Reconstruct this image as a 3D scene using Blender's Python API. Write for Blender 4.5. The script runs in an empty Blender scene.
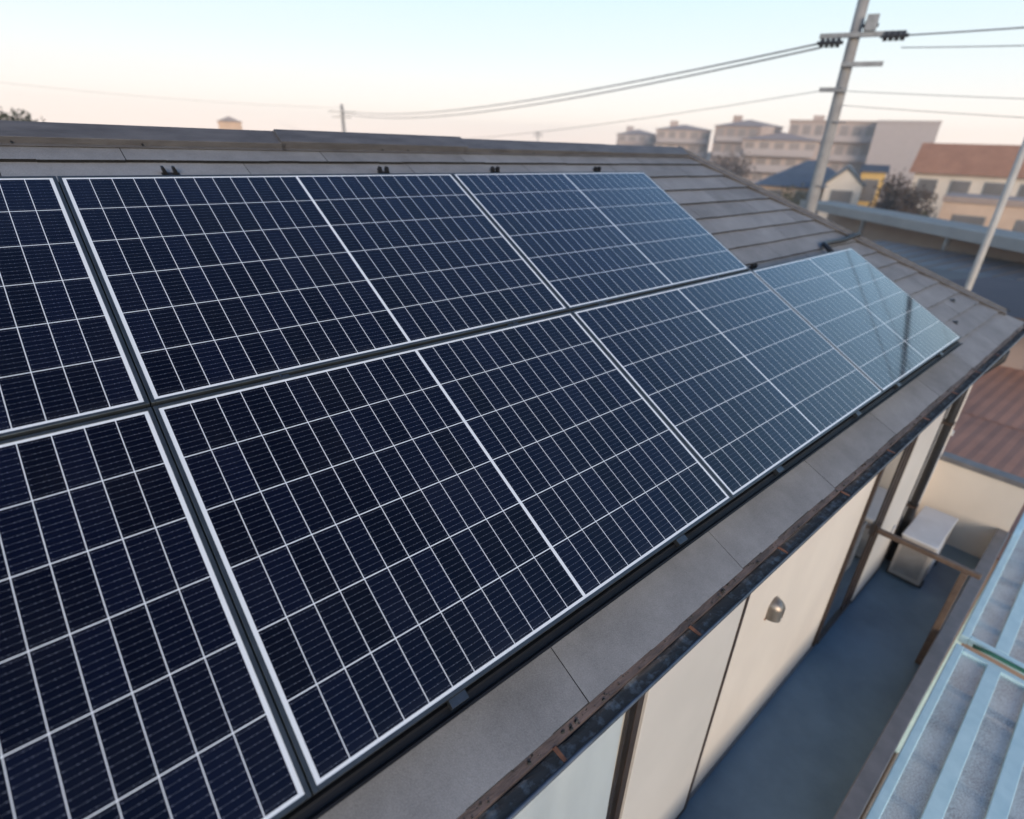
import bpy, bmesh, math, random
from mathutils import Vector, Matrix

random.seed(7)
scene = bpy.context.scene
col = scene.collection
R = math.radians

# ------------------------------------------------------------------ camera
CAM = Vector((-0.1704, -2.7387, 0.1738))
right = Vector((0.75690429, -0.65270165, 0.03280943))
up = Vector((0.26549186, 0.35297553, 0.89717465))
fwd = Vector((0.5971683, 0.6703647, -0.44045567))
cam = bpy.data.cameras.new('camera')
cam_o = bpy.data.objects.new('camera', cam)
col.objects.link(cam_o)
m3 = Matrix((right, up, -fwd)).transposed()
cam_o.matrix_world = Matrix.Translation(CAM) @ m3.to_4x4()
cam.sensor_fit = 'HORIZONTAL'
cam.sensor_width = 36.0
cam.lens = 544.94 / 1024 * 36.0
cam.clip_start = 0.05
cam.clip_end = 3000
cam.dof.use_dof = True
cam.dof.focus_distance = 1.9
APERTURE = 0.015                                   # lens opening in metres
cam.dof.aperture_fstop = (cam.lens / 1000.0) / APERTURE
scene.camera = cam_o

# ------------------------------------------------------------------ sky and sun
SUN_EL, SUN_AZ = 13.0, -122.0                       # azimuth measured from +X towards +Y
world = bpy.data.worlds.new('World')
scene.world = world
world.use_nodes = True
wn = world.node_tree.nodes
wl = world.node_tree.links
bg = wn['Background']
sky = wn.new('ShaderNodeTexSky')
sky.sky_type = 'NISHITA'
sky.sun_disc = False
sky.sun_elevation = R(SUN_EL)
sky.sun_rotation = R(90 - SUN_AZ)
sky.altitude = 50
sky.air_density = 1.0
sky.dust_density = 2.2
sky.ozone_density = 2.0
# thin evening veil over the clear sky: cream at the horizon, pale blue higher up
wtc = wn.new('ShaderNodeTexCoord')
wsep = wn.new('ShaderNodeSeparateXYZ')
wl.new(wtc.outputs['Generated'], wsep.inputs[0])
wr = wn.new('ShaderNodeValToRGB')
stops = ((0.0, (0.79, 0.66, 0.58)), (0.03, (0.76, 0.67, 0.60)), (0.075, (0.65, 0.63, 0.605)), (0.13, (0.55, 0.605, 0.62)), (0.22, (0.43, 0.565, 0.635)), (0.32, (0.33, 0.53, 0.72)), (0.45, (0.21, 0.39, 0.63)), (0.65, (0.085, 0.18, 0.38)), (1.0, (0.012, 0.030, 0.105)))
wr.color_ramp.elements[0].color = (*stops[0][1], 1)
wr.color_ramp.elements[-1].color = (*stops[-1][1], 1)
for p, c in stops[1:-1]:
    e = wr.color_ramp.elements.new(p)
    e.color = (*c, 1)
wl.new(wsep.outputs[2], wr.inputs[0])
wsc = wn.new('ShaderNodeVectorMath')
wsc.operation = 'SCALE'
wsc.inputs['Scale'].default_value = 3.75
wl.new(wr.outputs[0], wsc.inputs[0])
wmx = wn.new('ShaderNodeMix')
wmx.data_type = 'RGBA'
wmx.inputs['Factor'].default_value = 0.97
wl.new(sky.outputs[0], wmx.inputs['A'])
wl.new(wsc.outputs[0], wmx.inputs['B'])
wl.new(wmx.outputs['Result'], bg.inputs[0])
bg.inputs[1].default_value = 0.15

sun = bpy.data.lights.new('sun', 'SUN')
sun.energy = 0.9
sun.angle = R(30)
sun.color = (1.0, 0.82, 0.66)
sun_o = bpy.data.objects.new('sun', sun)
col.objects.link(sun_o)
sd = Vector((math.cos(R(SUN_AZ)) * math.cos(R(SUN_EL)), math.sin(R(SUN_AZ)) * math.cos(R(SUN_EL)), math.sin(R(SUN_EL))))
sun_o.rotation_euler = sd.to_track_quat('Z', 'Y').to_euler()

scene.view_settings.view_transform = 'Standard'
scene.view_settings.look = 'None'
scene.view_settings.exposure = 1.6
scene.view_settings.gamma = 1.0
scene.view_settings.use_curve_mapping = False
scene.render.engine = 'CYCLES'
scene.cycles.use_denoising = True
scene.cycles.max_bounces = 8
scene.cycles.transparent_max_bounces = 12
scene.cycles.volume_bounces = 0

# ------------------------------------------------------------------ helpers
TH = R(29.5)
CT, ST = math.cos(TH), math.sin(TH)


def P(u, v, n):
    """roof coordinates: along the eave, up the slope, off the glass plane"""
    return Vector((u, v * CT - n * ST, v * ST + n * CT))


def I(x, y, z):
    return Vector((x, y, z))


class MB:
    def __init__(self, tf=I):
        self.v, self.f, self.tf = [], [], tf

    def poly(self, pts):
        b = len(self.v)
        self.v += [tuple(self.tf(*p)) for p in pts]
        self.f.append(tuple(range(b, b + len(pts))))

    def box(self, x0, x1, y0, y1, z0, z1):
        b = len(self.v)
        for z in (z0, z1):
            for x, y in ((x0, y0), (x1, y0), (x1, y1), (x0, y1)):
                self.v.append(tuple(self.tf(x, y, z)))
        for f in ((3, 2, 1, 0), (4, 5, 6, 7), (0, 1, 5, 4), (1, 2, 6, 5), (2, 3, 7, 6), (3, 0, 4, 7)):
            self.f.append(tuple(b + i for i in f))

    def prism(self, bottom, top):
        """two matching loops (counter-clockwise seen from the top)"""
        b = len(self.v)
        n = len(bottom)
        self.v += [tuple(self.tf(*p)) for p in bottom] + [tuple(self.tf(*p)) for p in top]
        self.f.append(tuple(b + i for i in reversed(range(n))))
        self.f.append(tuple(b + n + i for i in range(n)))
        for i in range(n):
            j = (i + 1) % n
            self.f.append((b + i, b + j, b + n + j, b + n + i))

    def tube(self, pts, r, seg=10, r2=None):
        pts = [Vector(self.tf(*p)) for p in pts]
        n = len(pts)
        r2 = r if r2 is None else r2
        b = len(self.v)
        ref = None
        for i, p in enumerate(pts):
            d = (pts[min(i + 1, n - 1)] - pts[max(i - 1, 0)]).normalized()
            if ref is None:
                ref = Vector((0, 0, 1)) if abs(d.z) < 0.9 else Vector((1, 0, 0))
            a = d.cross(ref).normalized()
            c = a.cross(d).normalized()
            ref = c
            rr = r + (r2 - r) * i / max(1, n - 1)
            for k in range(seg):
                t = 2 * math.pi * k / seg
                self.v.append(tuple(p + a * rr * math.cos(t) + c * rr * math.sin(t)))
        for i in range(n - 1):
            for k in range(seg):
                k2 = (k + 1) % seg
                self.f.append((b + i * seg + k, b + i * seg + k2, b + (i + 1) * seg + k2, b + (i + 1) * seg + k))
        self.f.append(tuple(b + k for k in reversed(range(seg))))
        self.f.append(tuple(b + (n - 1) * seg + k for k in range(seg)))

    def sweep(self, profile, x0, x1, n=1):
        """closed (y, z) profile swept along x"""
        self.prism([(x0, y, z) for y, z in profile], [(x1, y, z) for y, z in profile])

    def build(self, name, mat, parent=None, bevel=0, smooth=False, seg=2):
        me = bpy.data.meshes.new(name)
        me.from_pydata(self.v, [], self.f)
        bm = bmesh.new()
        bm.from_mesh(me)
        bmesh.ops.recalc_face_normals(bm, faces=bm.faces)
        bm.to_mesh(me)
        bm.free()
        if smooth:
            for p in me.polygons:
                p.use_smooth = True
        me.materials.append(mat)
        o = bpy.data.objects.new(name, me)
        col.objects.link(o)
        if parent is not None:
            o.parent = parent
        if bevel:
            md = o.modifiers.new('bevel', 'BEVEL')
            md.width = bevel
            md.segments = seg
            md.limit_method = 'ANGLE'
        return o


def tag(o, label=None, cat=None, group=None, kind=None):
    if label:
        o['label'] = label
    if cat:
        o['category'] = cat
    if group:
        o['group'] = group
    if kind:
        o['kind'] = kind
    return o


def empty(name, loc=(0, 0, 0), rot=(0, 0, 0)):
    o = bpy.data.objects.new(name, None)
    o.location = loc
    o.rotation_euler = rot
    o.empty_display_size = 0.2
    col.objects.link(o)
    return o


def copy_tree(o, parent=None):
    c = o.copy()
    col.objects.link(c)
    if parent is not None:
        c.parent = parent
    for ch in list(o.children):
        copy_tree(ch, c)
    return c


# ------------------------------------------------------------------ materials
def mat(name, c1, c2=None, scale=6.0, rough=0.7, metal=0.0, bump=0.0, bscale=None, detail=6, spec=0.5, coat=0.0, stretch=None, lo=0.35, hi=0.65):
    m = bpy.data.materials.new(name)
    m.use_nodes = True
    nt = m.node_tree
    N, L = nt.nodes, nt.links
    b = N['Principled BSDF']
    b.inputs['Roughness'].default_value = rough
    b.inputs['Metallic'].default_value = metal
    b.inputs['Specular IOR Level'].default_value = spec
    b.inputs['Coat Weight'].default_value = coat
    tc = N.new('ShaderNodeTexCoord')
    src = tc.outputs['Object']
    if stretch:
        mp = N.new('ShaderNodeMapping')
        mp.inputs['Scale'].default_value = stretch
        L.new(src, mp.inputs[0])
        src = mp.outputs[0]
    c2 = c2 or tuple(min(1, x * 0.8) for x in c1)
    no = N.new('ShaderNodeTexNoise')
    no.inputs['Scale'].default_value = scale
    no.inputs['Detail'].default_value = detail
    no.inputs['Roughness'].default_value = 0.6
    L.new(src, no.inputs['Vector'])
    rp = N.new('ShaderNodeValToRGB')
    rp.color_ramp.elements[0].position = lo
    rp.color_ramp.elements[1].position = hi
    rp.color_ramp.elements[0].color = (*c2, 1)
    rp.color_ramp.elements[1].color = (*c1, 1)
    L.new(no.outputs['Fac'], rp.inputs[0])
    L.new(rp.outputs[0], b.inputs['Base Color'])
    if bump:
        n2 = N.new('ShaderNodeTexNoise')
        n2.inputs['Scale'].default_value = bscale or scale * 10
        n2.inputs['Detail'].default_value = 4
        L.new(src, n2.inputs['Vector'])
        bp = N.new('ShaderNodeBump')
        bp.inputs['Strength'].default_value = bump
        bp.inputs['Distance'].default_value = 0.01
        L.new(n2.outputs['Fac'], bp.inputs['Height'])
        L.new(bp.outputs[0], b.inputs['Normal'])
    m['nodes'] = 1
    return m


W, H = 1.742, 1.103            # white edge to white edge of one module
GU, GV = 0.027, 0.036          # gaps between the white edges of neighbouring modules


def math_node(N, L, op, a, b=None, c=None):
    n = N.new('ShaderNodeMath')
    n.operation = op
    for i, x in enumerate((a, b, c)):
        if x is None:
            continue
        if isinstance(x, (int, float)):
            n.inputs[i].default_value = x
        else:
            L.new(x, n.inputs[i])
    return n.outputs[0]


def cell_material():
    m = bpy.data.materials.new('solar_cells')
    m.use_nodes = True
    nt = m.node_tree
    N, L = nt.nodes, nt.links
    b = N['Principled BSDF']
    M = lambda op, a, b=None, c=None: math_node(N, L, op, a, b, c)
    tc = N.new('ShaderNodeTexCoord')
    sep = N.new('ShaderNodeSeparateXYZ')
    L.new(tc.outputs['Object'], sep.inputs[0])
    x, y = sep.outputs[0], sep.outputs[1]
    bx, mid, by = 0.0098, 0.0095, 0.0068
    px = (W - 2 * bx - mid) / 24
    py = (H - 2 * by) / 6
    lw, lh = 0.00115, 0.0015
    xm = M('SUBTRACT', M('ABSOLUTE', M('SUBTRACT', x, W / 2)), mid / 2)      # distance from the centre bar
    outx = M('MAXIMUM', M('LESS_THAN', xm, 0.0), M('GREATER_THAN', xm, 12 * px))
    fx = M('DIVIDE', xm, px)
    dx = M('MULTIPLY', M('SUBTRACT', 0.5, M('ABSOLUTE', M('SUBTRACT', M('FRACT', fx), 0.5))), px)
    linex = M('LESS_THAN', dx, lw)
    ym = M('SUBTRACT', y, by)
    outy = M('MAXIMUM', M('LESS_THAN', ym, 0.0), M('GREATER_THAN', ym, 6 * py))
    fy = M('DIVIDE', ym, py)
    dy = M('MULTIPLY', M('SUBTRACT', 0.5, M('ABSOLUTE', M('SUBTRACT', M('FRACT', fy), 0.5))), py)
    liney = M('LESS_THAN', dy, lh)
    white = M('MAXIMUM', M('MAXIMUM', outx, outy), M('MAXIMUM', linex, liney))
    # busbars: ten thin ribbons per cell, with solder pads near the cell sides
    nb = 10
    fb = M('FRACT', M('MULTIPLY', fy, float(nb)))
    db = M('MULTIPLY', M('ABSOLUTE', M('SUBTRACT', fb, 0.5)), py / nb)
    bus = M('LESS_THAN', db, 0.00026)
    pad = M('MULTIPLY', M('LESS_THAN', db, 0.0010), M('LESS_THAN', M('ABSOLUTE', M('SUBTRACT', dx, 0.0065)), 0.0014))
    pad2 = M('MULTIPLY', M('LESS_THAN', db, 0.0009), M('LESS_THAN', M('ABSOLUTE', M('SUBTRACT', dx, 0.030)), 0.0011))
    busm = M('MAXIMUM', bus, M('MAXIMUM', pad, pad2))
    # cell tone: every cell differs a little
    oi = N.new('ShaderNodeObjectInfo')
    side = M('GREATER_THAN', x, W / 2)
    cx = M('ADD', M('FLOOR', fx), M('MULTIPLY', side, 40.0))
    cy = M('FLOOR', fy)
    cb = N.new('ShaderNodeCombineXYZ')
    L.new(cx, cb.inputs[0])
    L.new(cy, cb.inputs[1])
    L.new(M('MULTIPLY', oi.outputs['Random'], 91.0), cb.inputs[2])
    wh = N.new('ShaderNodeTexWhiteNoise')
    wh.noise_dimensions = '3D'
    L.new(cb.outputs[0], wh.inputs['Vector'])
    ramp = N.new('ShaderNodeValToRGB')
    ramp.color_ramp.elements[0].color = (0.0010, 0.0011, 0.0040, 1)
    ramp.color_ramp.elements[1].color = (0.0026, 0.0038, 0.0135, 1)
    L.new(wh.outputs['Value'], ramp.inputs[0])
    mx1 = N.new('ShaderNodeMix')
    mx1.data_type = 'RGBA'
    L.new(M('MULTIPLY', busm, 0.27), mx1.inputs['Factor'])
    L.new(ramp.outputs[0], mx1.inputs['A'])
    mx1.inputs['B'].default_value = (0.50, 0.53, 0.60, 1)
    mx2 = N.new('ShaderNodeMix')
    mx2.data_type = 'RGBA'
    L.new(white, mx2.inputs['Factor'])
    L.new(mx1.outputs['Result'], mx2.inputs['A'])
    mx2.inputs['B'].default_value = (0.80, 0.81, 0.80, 1)
    # thin dust film
    no = N.new('ShaderNodeTexNoise')
    no.inputs['Scale'].default_value = 3.0
    no.inputs['Detail'].default_value = 8
    L.new(tc.outputs['Object'], no.inputs['Vector'])
    mr = N.new('ShaderNodeMapRange')
    mr.inputs['From Min'].default_value = 0.45
    mr.inputs['From Max'].default_value = 0.8
    mr.inputs['To Min'].default_value = 0.0
    mr.inputs['To Max'].default_value = 0.009
    L.new(no.outputs['Fac'], mr.inputs['Value'])
    edge = N.new('ShaderNodeMapRange')
    edge.inputs['From Min'].default_value = 0.0
    edge.inputs['From Max'].default_value = 0.045
    edge.inputs['To Min'].default_value = 0.035
    edge.inputs['To Max'].default_value = 0.0
    L.new(y, edge.inputs['Value'])
    dust = M('ADD', mr.outputs[0], M('MULTIPLY', edge.outputs[0], no.outputs['Fac']))
    mx3 = N.new('ShaderNodeMix')
    mx3.data_type = 'RGBA'
    L.new(dust, mx3.inputs['Factor'])
    L.new(mx2.outputs['Result'], mx3.inputs['A'])
    mx3.inputs['B'].default_value = (0.5, 0.5, 0.5, 1)
    L.new(mx3.outputs['Result'], b.inputs['Base Color'])
    mr2 = N.new('ShaderNodeMapRange')
    mr2.inputs['From Min'].default_value = 0.3
    mr2.inputs['From Max'].default_value = 0.7
    mr2.inputs['To Min'].default_value = 0.05
    mr2.inputs['To Max'].default_value = 0.10
    L.new(no.outputs['Fac'], mr2.inputs['Value'])
    L.new(mr2.outputs[0], b.inputs['Roughness'])
    b.inputs['IOR'].default_value = 1.34
    b.inputs['Coat Weight'].default_value = 1.0
    b.inputs['Coat Roughness'].default_value = 0.03
    b.inputs['Coat IOR'].default_value = 1.29
    return m


def slate_material():
    m = bpy.data.materials.new('roof_slate')
    m.use_nodes = True
    nt = m.node_tree
    N, L = nt.nodes, nt.links
    b = N['Principled BSDF']
    tc = N.new('ShaderNodeTexCoord')
    att = N.new('ShaderNodeAttribute')
    att.attribute_name = 'tone'
    n1 = N.new('ShaderNodeTexNoise')
    n1.inputs['Scale'].default_value = 3.2
    n1.inputs['Detail'].default_value = 9
    n1.inputs['Roughness'].default_value = 0.7
    L.new(tc.outputs['Object'], n1.inputs['Vector'])
    n2 = N.new('ShaderNodeTexNoise')
    n2.inputs['Scale'].default_value = 260
    n2.inputs['Detail'].default_value = 3
    L.new(tc.outputs['Object'], n2.inputs['Vector'])
    M = lambda op, a, b=None, c=None: math_node(N, L, op, a, b, c)
    f = M('ADD', M('ADD', M('MULTIPLY', n1.outputs['Fac'], 0.62), M('MULTIPLY', n2.outputs['Fac'], 0.40)), M('MULTIPLY', att.outputs['Fac'], 0.10))
    rp = N.new('ShaderNodeValToRGB')
    rp.color_ramp.elements[0].position = 0.36
    rp.color_ramp.elements[1].position = 0.80
    rp.color_ramp.elements[0].color = (0.130, 0.127, 0.126, 1)
    rp.color_ramp.elements[1].color = (0.315, 0.308, 0.304, 1)
    L.new(f, rp.inputs[0])
    L.new(rp.outputs[0], b.inputs['Base Color'])
    b.inputs['Roughness'].default_value = 0.75
    b.inputs['Specular IOR Level'].default_value = 0.4
    bp = N.new('ShaderNodeBump')
    bp.inputs['Strength'].default_value = 0.5
    bp.inputs['Distance'].default_value = 0.002
    L.new(n2.outputs['Fac'], bp.inputs['Height'])
    L.new(bp.outputs[0], b.inputs['Normal'])
    return m


def translucent_material(name, c, alpha=0.5, ribs=60.0):
    """ribbed polycarbonate: lets part of the light straight through"""
    m = bpy.data.materials.new(name)
    m.use_nodes = True
    nt = m.node_tree
    N, L = nt.nodes, nt.links
    b = N['Principled BSDF']
    b.inputs['Roughness'].default_value = 0.25
    tc = N.new('ShaderNodeTexCoord')
    vo = N.new('ShaderNodeTexVoronoi')
    vo.inputs['Scale'].default_value = 120.0
    L.new(tc.outputs['Object'], vo.inputs['Vector'])
    big = N.new('ShaderNodeTexNoise')
    big.inputs['Scale'].default_value = 4.0
    big.inputs['Detail'].default_value = 4
    L.new(tc.outputs['Object'], big.inputs['Vector'])
    sm = math_node(N, L, 'ADD', math_node(N, L, 'MULTIPLY', vo.outputs['Distance'], 0.7), math_node(N, L, 'MULTIPLY', big.outputs['Fac'], 0.7))
    rp = N.new('ShaderNodeValToRGB')
    rp.color_ramp.elements[0].position = 0.35
    rp.color_ramp.elements[1].position = 0.85
    rp.color_ramp.elements[0].color = (0.27, 0.25, 0.25, 1)
    rp.color_ramp.elements[1].color = (*c, 1)
    L.new(sm, rp.inputs[0])
    L.new(rp.outputs[0], b.inputs['Base Color'])
    wv = N.new('ShaderNodeTexNoise')
    wv.inputs['Scale'].default_value = ribs
    wv.inputs['Detail'].default_value = 5
    L.new(tc.outputs['Object'], wv.inputs['Vector'])
    bp = N.new('ShaderNodeBump')
    bp.inputs['Strength'].default_value = 0.6
    bp.inputs['Distance'].default_value = 0.004
    L.new(wv.outputs['Fac'], bp.inputs['Height'])
    L.new(bp.outputs[0], b.inputs['Normal'])
    tr = N.new('ShaderNodeBsdfTransparent')
    tr.inputs[0].default_value = (0.78, 0.88, 0.92, 1)
    mx = N.new('ShaderNodeMixShader')
    mx.inputs[0].default_value = alpha
    L.new(tr.outputs[0], mx.inputs[1])
    L.new(b.outputs[0], mx.inputs[2])
    L.new(mx.outputs[0], N['Material Output'].inputs['Surface'])
    return m


def clear_pane():
    m = bpy.data.materials.new('clear_pane')
    m.use_nodes = True
    N, L = m.node_tree.nodes, m.node_tree.links
    N.remove(N['Principled BSDF'])
    tr = N.new('ShaderNodeBsdfTransparent')
    tr.inputs[0].default_value = (0.92, 0.95, 0.95, 1)
    gl = N.new('ShaderNodeBsdfGlossy')
    gl.inputs['Roughness'].default_value = 0.04
    lw = N.new('ShaderNodeLayerWeight')
    lw.inputs['Blend'].default_value = 0.5
    fac = math_node(N, L, 'MULTIPLY_ADD', math_node(N, L, 'POWER', lw.outputs['Facing'], 4.0), 0.45, 0.04)
    mx = N.new('ShaderNodeMixShader')
    L.new(fac, mx.inputs[0])
    L.new(tr.outputs[0], mx.inputs[1])
    L.new(gl.outputs[0], mx.inputs[2])
    L.new(mx.outputs[0], N['Material Output'].inputs['Surface'])
    return m


def window_glass():
    return mat('window_glass', (0.035, 0.045, 0.05), (0.02, 0.025, 0.03), 1.5, rough=0.04, spec=0.6, coat=0.4)


MT = dict(
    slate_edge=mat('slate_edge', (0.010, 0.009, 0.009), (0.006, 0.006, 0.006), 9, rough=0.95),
    cells=cell_material(), slate=slate_material(),
    frame=mat('anodised_frame', (0.085, 0.098, 0.106), (0.06, 0.07, 0.077), 14, rough=0.4, metal=0.6),
    cover=mat('black_rail', (0.010, 0.010, 0.012), (0.006, 0.006, 0.007), 9, rough=0.55, spec=0.25),
    clampm=mat('grey_clamp', (0.10, 0.112, 0.125), (0.07, 0.08, 0.09), 40, rough=0.4, metal=0.8),
    blackm=mat('black_steel', (0.02, 0.02, 0.022), (0.012, 0.012, 0.013), 30, rough=0.5, metal=0.2),
    backsheet=mat('backsheet', (0.05, 0.05, 0.055), None, 5, rough=0.6),
    deck=mat('roof_deck', (0.03, 0.03, 0.03), None, 5, rough=0.9),
    cap=mat('ridge_metal', (0.140, 0.132, 0.129), (0.090, 0.084, 0.082), 5, rough=0.55, metal=0.15, bump=0.15, bscale=40, stretch=(1, 4, 4)),
    gutter=mat('gutter_metal', (0.030, 0.030, 0.034), (0.016, 0.016, 0.018), 12, rough=0.5, bump=0.2, bscale=50),
    gutter_lip=mat('gutter_lip', (0.16, 0.18, 0.21), (0.08, 0.09, 0.10), 8, rough=0.35, metal=0.4),
    dirt=mat('gutter_dirt', (0.46, 0.40, 0.34), (0.190, 0.140, 0.105), 30, rough=0.95, spec=0.1, bump=0.4, bscale=60, lo=0.5, hi=0.72),
    drip=mat('eave_flashing', (0.150, 0.105, 0.090), (0.060, 0.045, 0.041), 7, rough=0.6, bump=0.3, bscale=60, stretch=(1, 3, 3)),
    rust=mat('rusty_strap', (0.30, 0.12, 0.055), (0.14, 0.06, 0.035), 30, rough=0.7),
    stucco=mat('cream_stucco', (0.72, 0.645, 0.55), (0.655, 0.585, 0.50), 1.6, rough=0.9, bump=0.45, bscale=170, stretch=(1.1, 1, 0.6), detail=9),
    shutter=mat('shutter_box', (0.64, 0.60, 0.54), (0.585, 0.55, 0.495), 1.3, rough=0.45, bump=0.04, bscale=8),
    brown=mat('brown_aluminium', (0.075, 0.052, 0.040), (0.045, 0.032, 0.026), 10, rough=0.4, metal=0.35),
    brown2=mat('brown_bar', (0.20, 0.135, 0.095), (0.13, 0.088, 0.065), 14, rough=0.45, metal=0.3),
    glass=window_glass(), clear=clear_pane(),
    curtain=mat('white_curtain', (0.72, 0.74, 0.74), (0.60, 0.62, 0.63), 1.2, rough=0.8, stretch=(2.2, 1, 0.5), coat=0.6),
    balcony=mat('blue_grey_waterproofing', (0.160, 0.245, 0.310), (0.095, 0.155, 0.205), 1.4, rough=0.5, bump=0.15, bscale=60),
    coping=mat('grey_coping', (0.20, 0.19, 0.19), (0.15, 0.145, 0.145), 7, rough=0.5, metal=0.2),
    hood=mat('steel_hood', (0.36, 0.31, 0.26), (0.28, 0.24, 0.20), 12, rough=0.42, metal=0.85),
    acw=mat('ac_white', (0.58, 0.59, 0.60), (0.50, 0.50, 0.50), 4, rough=0.4),
    acb=mat('ac_beige', (0.38, 0.34, 0.30), (0.31, 0.28, 0.25), 4, rough=0.5),
    alum=mat('pale_aluminium', (0.60, 0.81, 0.84), (0.50, 0.71, 0.75), 8, rough=0.4),
    poly=translucent_material('polycarbonate', (0.74, 0.80, 0.80), 0.66),
    green=mat('green_hose', (0.03, 0.16, 0.10), (0.02, 0.11, 0.07), 20, rough=0.45),
    soil=mat('ground', (0.16, 0.125, 0.10), (0.09, 0.075, 0.062), 0.35, rough=0.95, bump=0.3, bscale=3),
    asphalt=mat('asphalt', (0.055, 0.055, 0.058), (0.04, 0.04, 0.042), 2, rough=0.9),
    concrete=mat('pole_concrete', (0.33, 0.31, 0.285), (0.25, 0.235, 0.22), 4, rough=0.85),
    insul=mat('insulator_black', (0.03, 0.03, 0.033), None, 9, rough=0.4),
    galv=mat('galvanised', (0.30, 0.30, 0.30), (0.22, 0.22, 0.22), 9, rough=0.45, metal=0.5),
    cable=mat('cable_grey', (0.11, 0.11, 0.115), None, 9, rough=0.6),
    mast=mat('pale_mast', (0.50, 0.47, 0.42), (0.42, 0.39, 0.35), 6, rough=0.6),
    rusty=mat('rusty_tin', (0.42, 0.215, 0.145), (0.31, 0.16, 0.11), 1.1, rough=0.8, bump=0.3, bscale=12),
    blueroof=mat('blue_slate', (0.095, 0.120, 0.150), (0.07, 0.09, 0.115), 1.2, rough=0.5),
    greyroof=mat('grey_metal_roof', (0.120, 0.118, 0.120), (0.082, 0.082, 0.085), 0.7, rough=0.5),
    darkroof=mat('plum_dark_roof', (0.060, 0.050, 0.056), (0.042, 0.035, 0.040), 0.8, rough=0.6),
    orangeroof=mat('orange_tiles', (0.47, 0.22, 0.12), (0.38, 0.17, 0.09), 1.2, rough=0.8),
    yellow=mat('yellow_render', (0.78, 0.50, 0.17), (0.66, 0.42, 0.14), 1, rough=0.9),
    peach=mat('peach_render', (0.72, 0.51, 0.36), (0.63, 0.44, 0.31), 1, rough=0.9),
    cream=mat('cream_render', (0.74, 0.64, 0.53), (0.65, 0.56, 0.46), 0.8, rough=0.9),
    pinkish=mat('pinkish_render', (0.52, 0.405, 0.34), (0.48, 0.375, 0.315), 1.5, rough=0.9),
    mauve=mat('mauve_grey_render', (0.50, 0.42, 0.38), (0.465, 0.39, 0.355), 1.5, rough=0.9),
    brownwall=mat('brown_render', (0.42, 0.315, 0.255), (0.385, 0.285, 0.235), 1.5, rough=0.9),
    housepane=mat('house_pane', (0.22, 0.20, 0.19), (0.15, 0.14, 0.13), 0.4, rough=0.15),
    duskglass=mat('dusk_pane', (0.33, 0.265, 0.23), (0.28, 0.23, 0.20), 0.3, rough=0.25),
    beam=mat('grey_beam', (0.38, 0.35, 0.32), (0.29, 0.27, 0.25), 0.6, rough=0.5),
    mossm=mat('moss_crumbs', (0.075, 0.070, 0.062), (0.03, 0.03, 0.026), 30, rough=1.0),
    bark=mat('bark', (0.10, 0.075, 0.06), (0.07, 0.05, 0.04), 5, rough=0.9),
    twig=mat('brown_twigs', (0.115, 0.080, 0.060), (0.07, 0.05, 0.04), 2, rough=0.9),
    leaf=mat('olive_leaves', (0.085, 0.075, 0.028), (0.045, 0.045, 0.018), 1.5, rough=0.8),
    leafd=mat('dark_leaves', (0.045, 0.055, 0.028), (0.025, 0.032, 0.018), 1.5, rough=0.8),
)

# ------------------------------------------------------------------ ground
GZ = -6.8
g = MB()
g.poly([(-1500, -1500, GZ), (1500, -1500, GZ), (1500, 1500, GZ), (-1500, 1500, GZ)])
tag(g.build('ground', MT['soil']), kind='structure')
rd = MB()
rd.box(12.0, 16.5, -60, 90, GZ - 0.1, GZ + 0.02)
tag(rd.build('road', MT['asphalt']), kind='structure')

# ------------------------------------------------------------------ the house
house = empty('house', (0, 0, GZ))
tag(house, 'cream stuccoed house with grey slate hip roof carrying the solar panels', 'house')


def part(mb, name, m, parent=house, **k):
    """world-coordinate part of the house: shift into the parent's space"""
    off = house.location if parent is house else Vector((0, 0, 0))
    mb.v = [tuple(Vector(p) - off) for p in mb.v] if parent is house else mb.v
    return mb.build(name, m, parent, **k)


def hpart(mb, name, m, parent=house, **k):
    """part or sub-part given in world coordinates, parent chain ends at the house"""
    mb.v = [tuple(Vector(p) - house.location) for p in mb.v]
    return mb.build(name, m, parent, **k)


NS = -0.12                                  # slate surface below the glass plane
V_EAVE, V_APEX = -2.485, 0.50
U_FAR_E, U_FAR_R = 7.42, 4.70
U_NEAR_E, U_NEAR_R = -7.2, -4.48


def hip_far(v):
    return U_FAR_R + (V_APEX - v) / (V_APEX - V_EAVE) * (U_FAR_E - U_FAR_R)


def hip_near(v):
    return U_NEAR_R - (V_APEX - v) / (V_APEX - V_EAVE) * (U_NEAR_R - U_NEAR_E) * 1.0


# solid deck under the slates
eave = P(0, V_EAVE, NS - 0.012)
apex = P(0, V_APEX, NS - 0.012)
Y0, Z0 = eave.y, eave.z
YR, ZR = apex.y, apex.z
Y1 = 2 * YR - Y0
dk = MB()
A, B, C_, D = (U_NEAR_E, Y0, Z0), (U_FAR_E, Y0, Z0), (U_FAR_E, Y1, Z0), (U_NEAR_E, Y1, Z0)
RN, RF = (U_NEAR_R, YR, ZR), (U_FAR_R, YR, ZR)
dk.poly([A, B, RF, RN])
dk.poly([B, C_, RF])
dk.poly([C_, D, RN, RF])
dk.poly([D, A, RN])
dk.poly([(x, y, z - 0.03) for x, y, z in (D, C_, B, A)])
for a, b in ((A, B), (B, C_), (C_, D), (D, A)):
    dk.poly([(a[0], a[1], a[2] - 0.03), (b[0], b[1], b[2] - 0.03), b, a])
roof = hpart(dk, 'roof', MT['deck'])

# slates: 910 mm wide, 182 mm exposed, each one a thin tilted slab with an uneven lower edge
EXPO = 0.182
sl = MB(P)
tones = []


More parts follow.
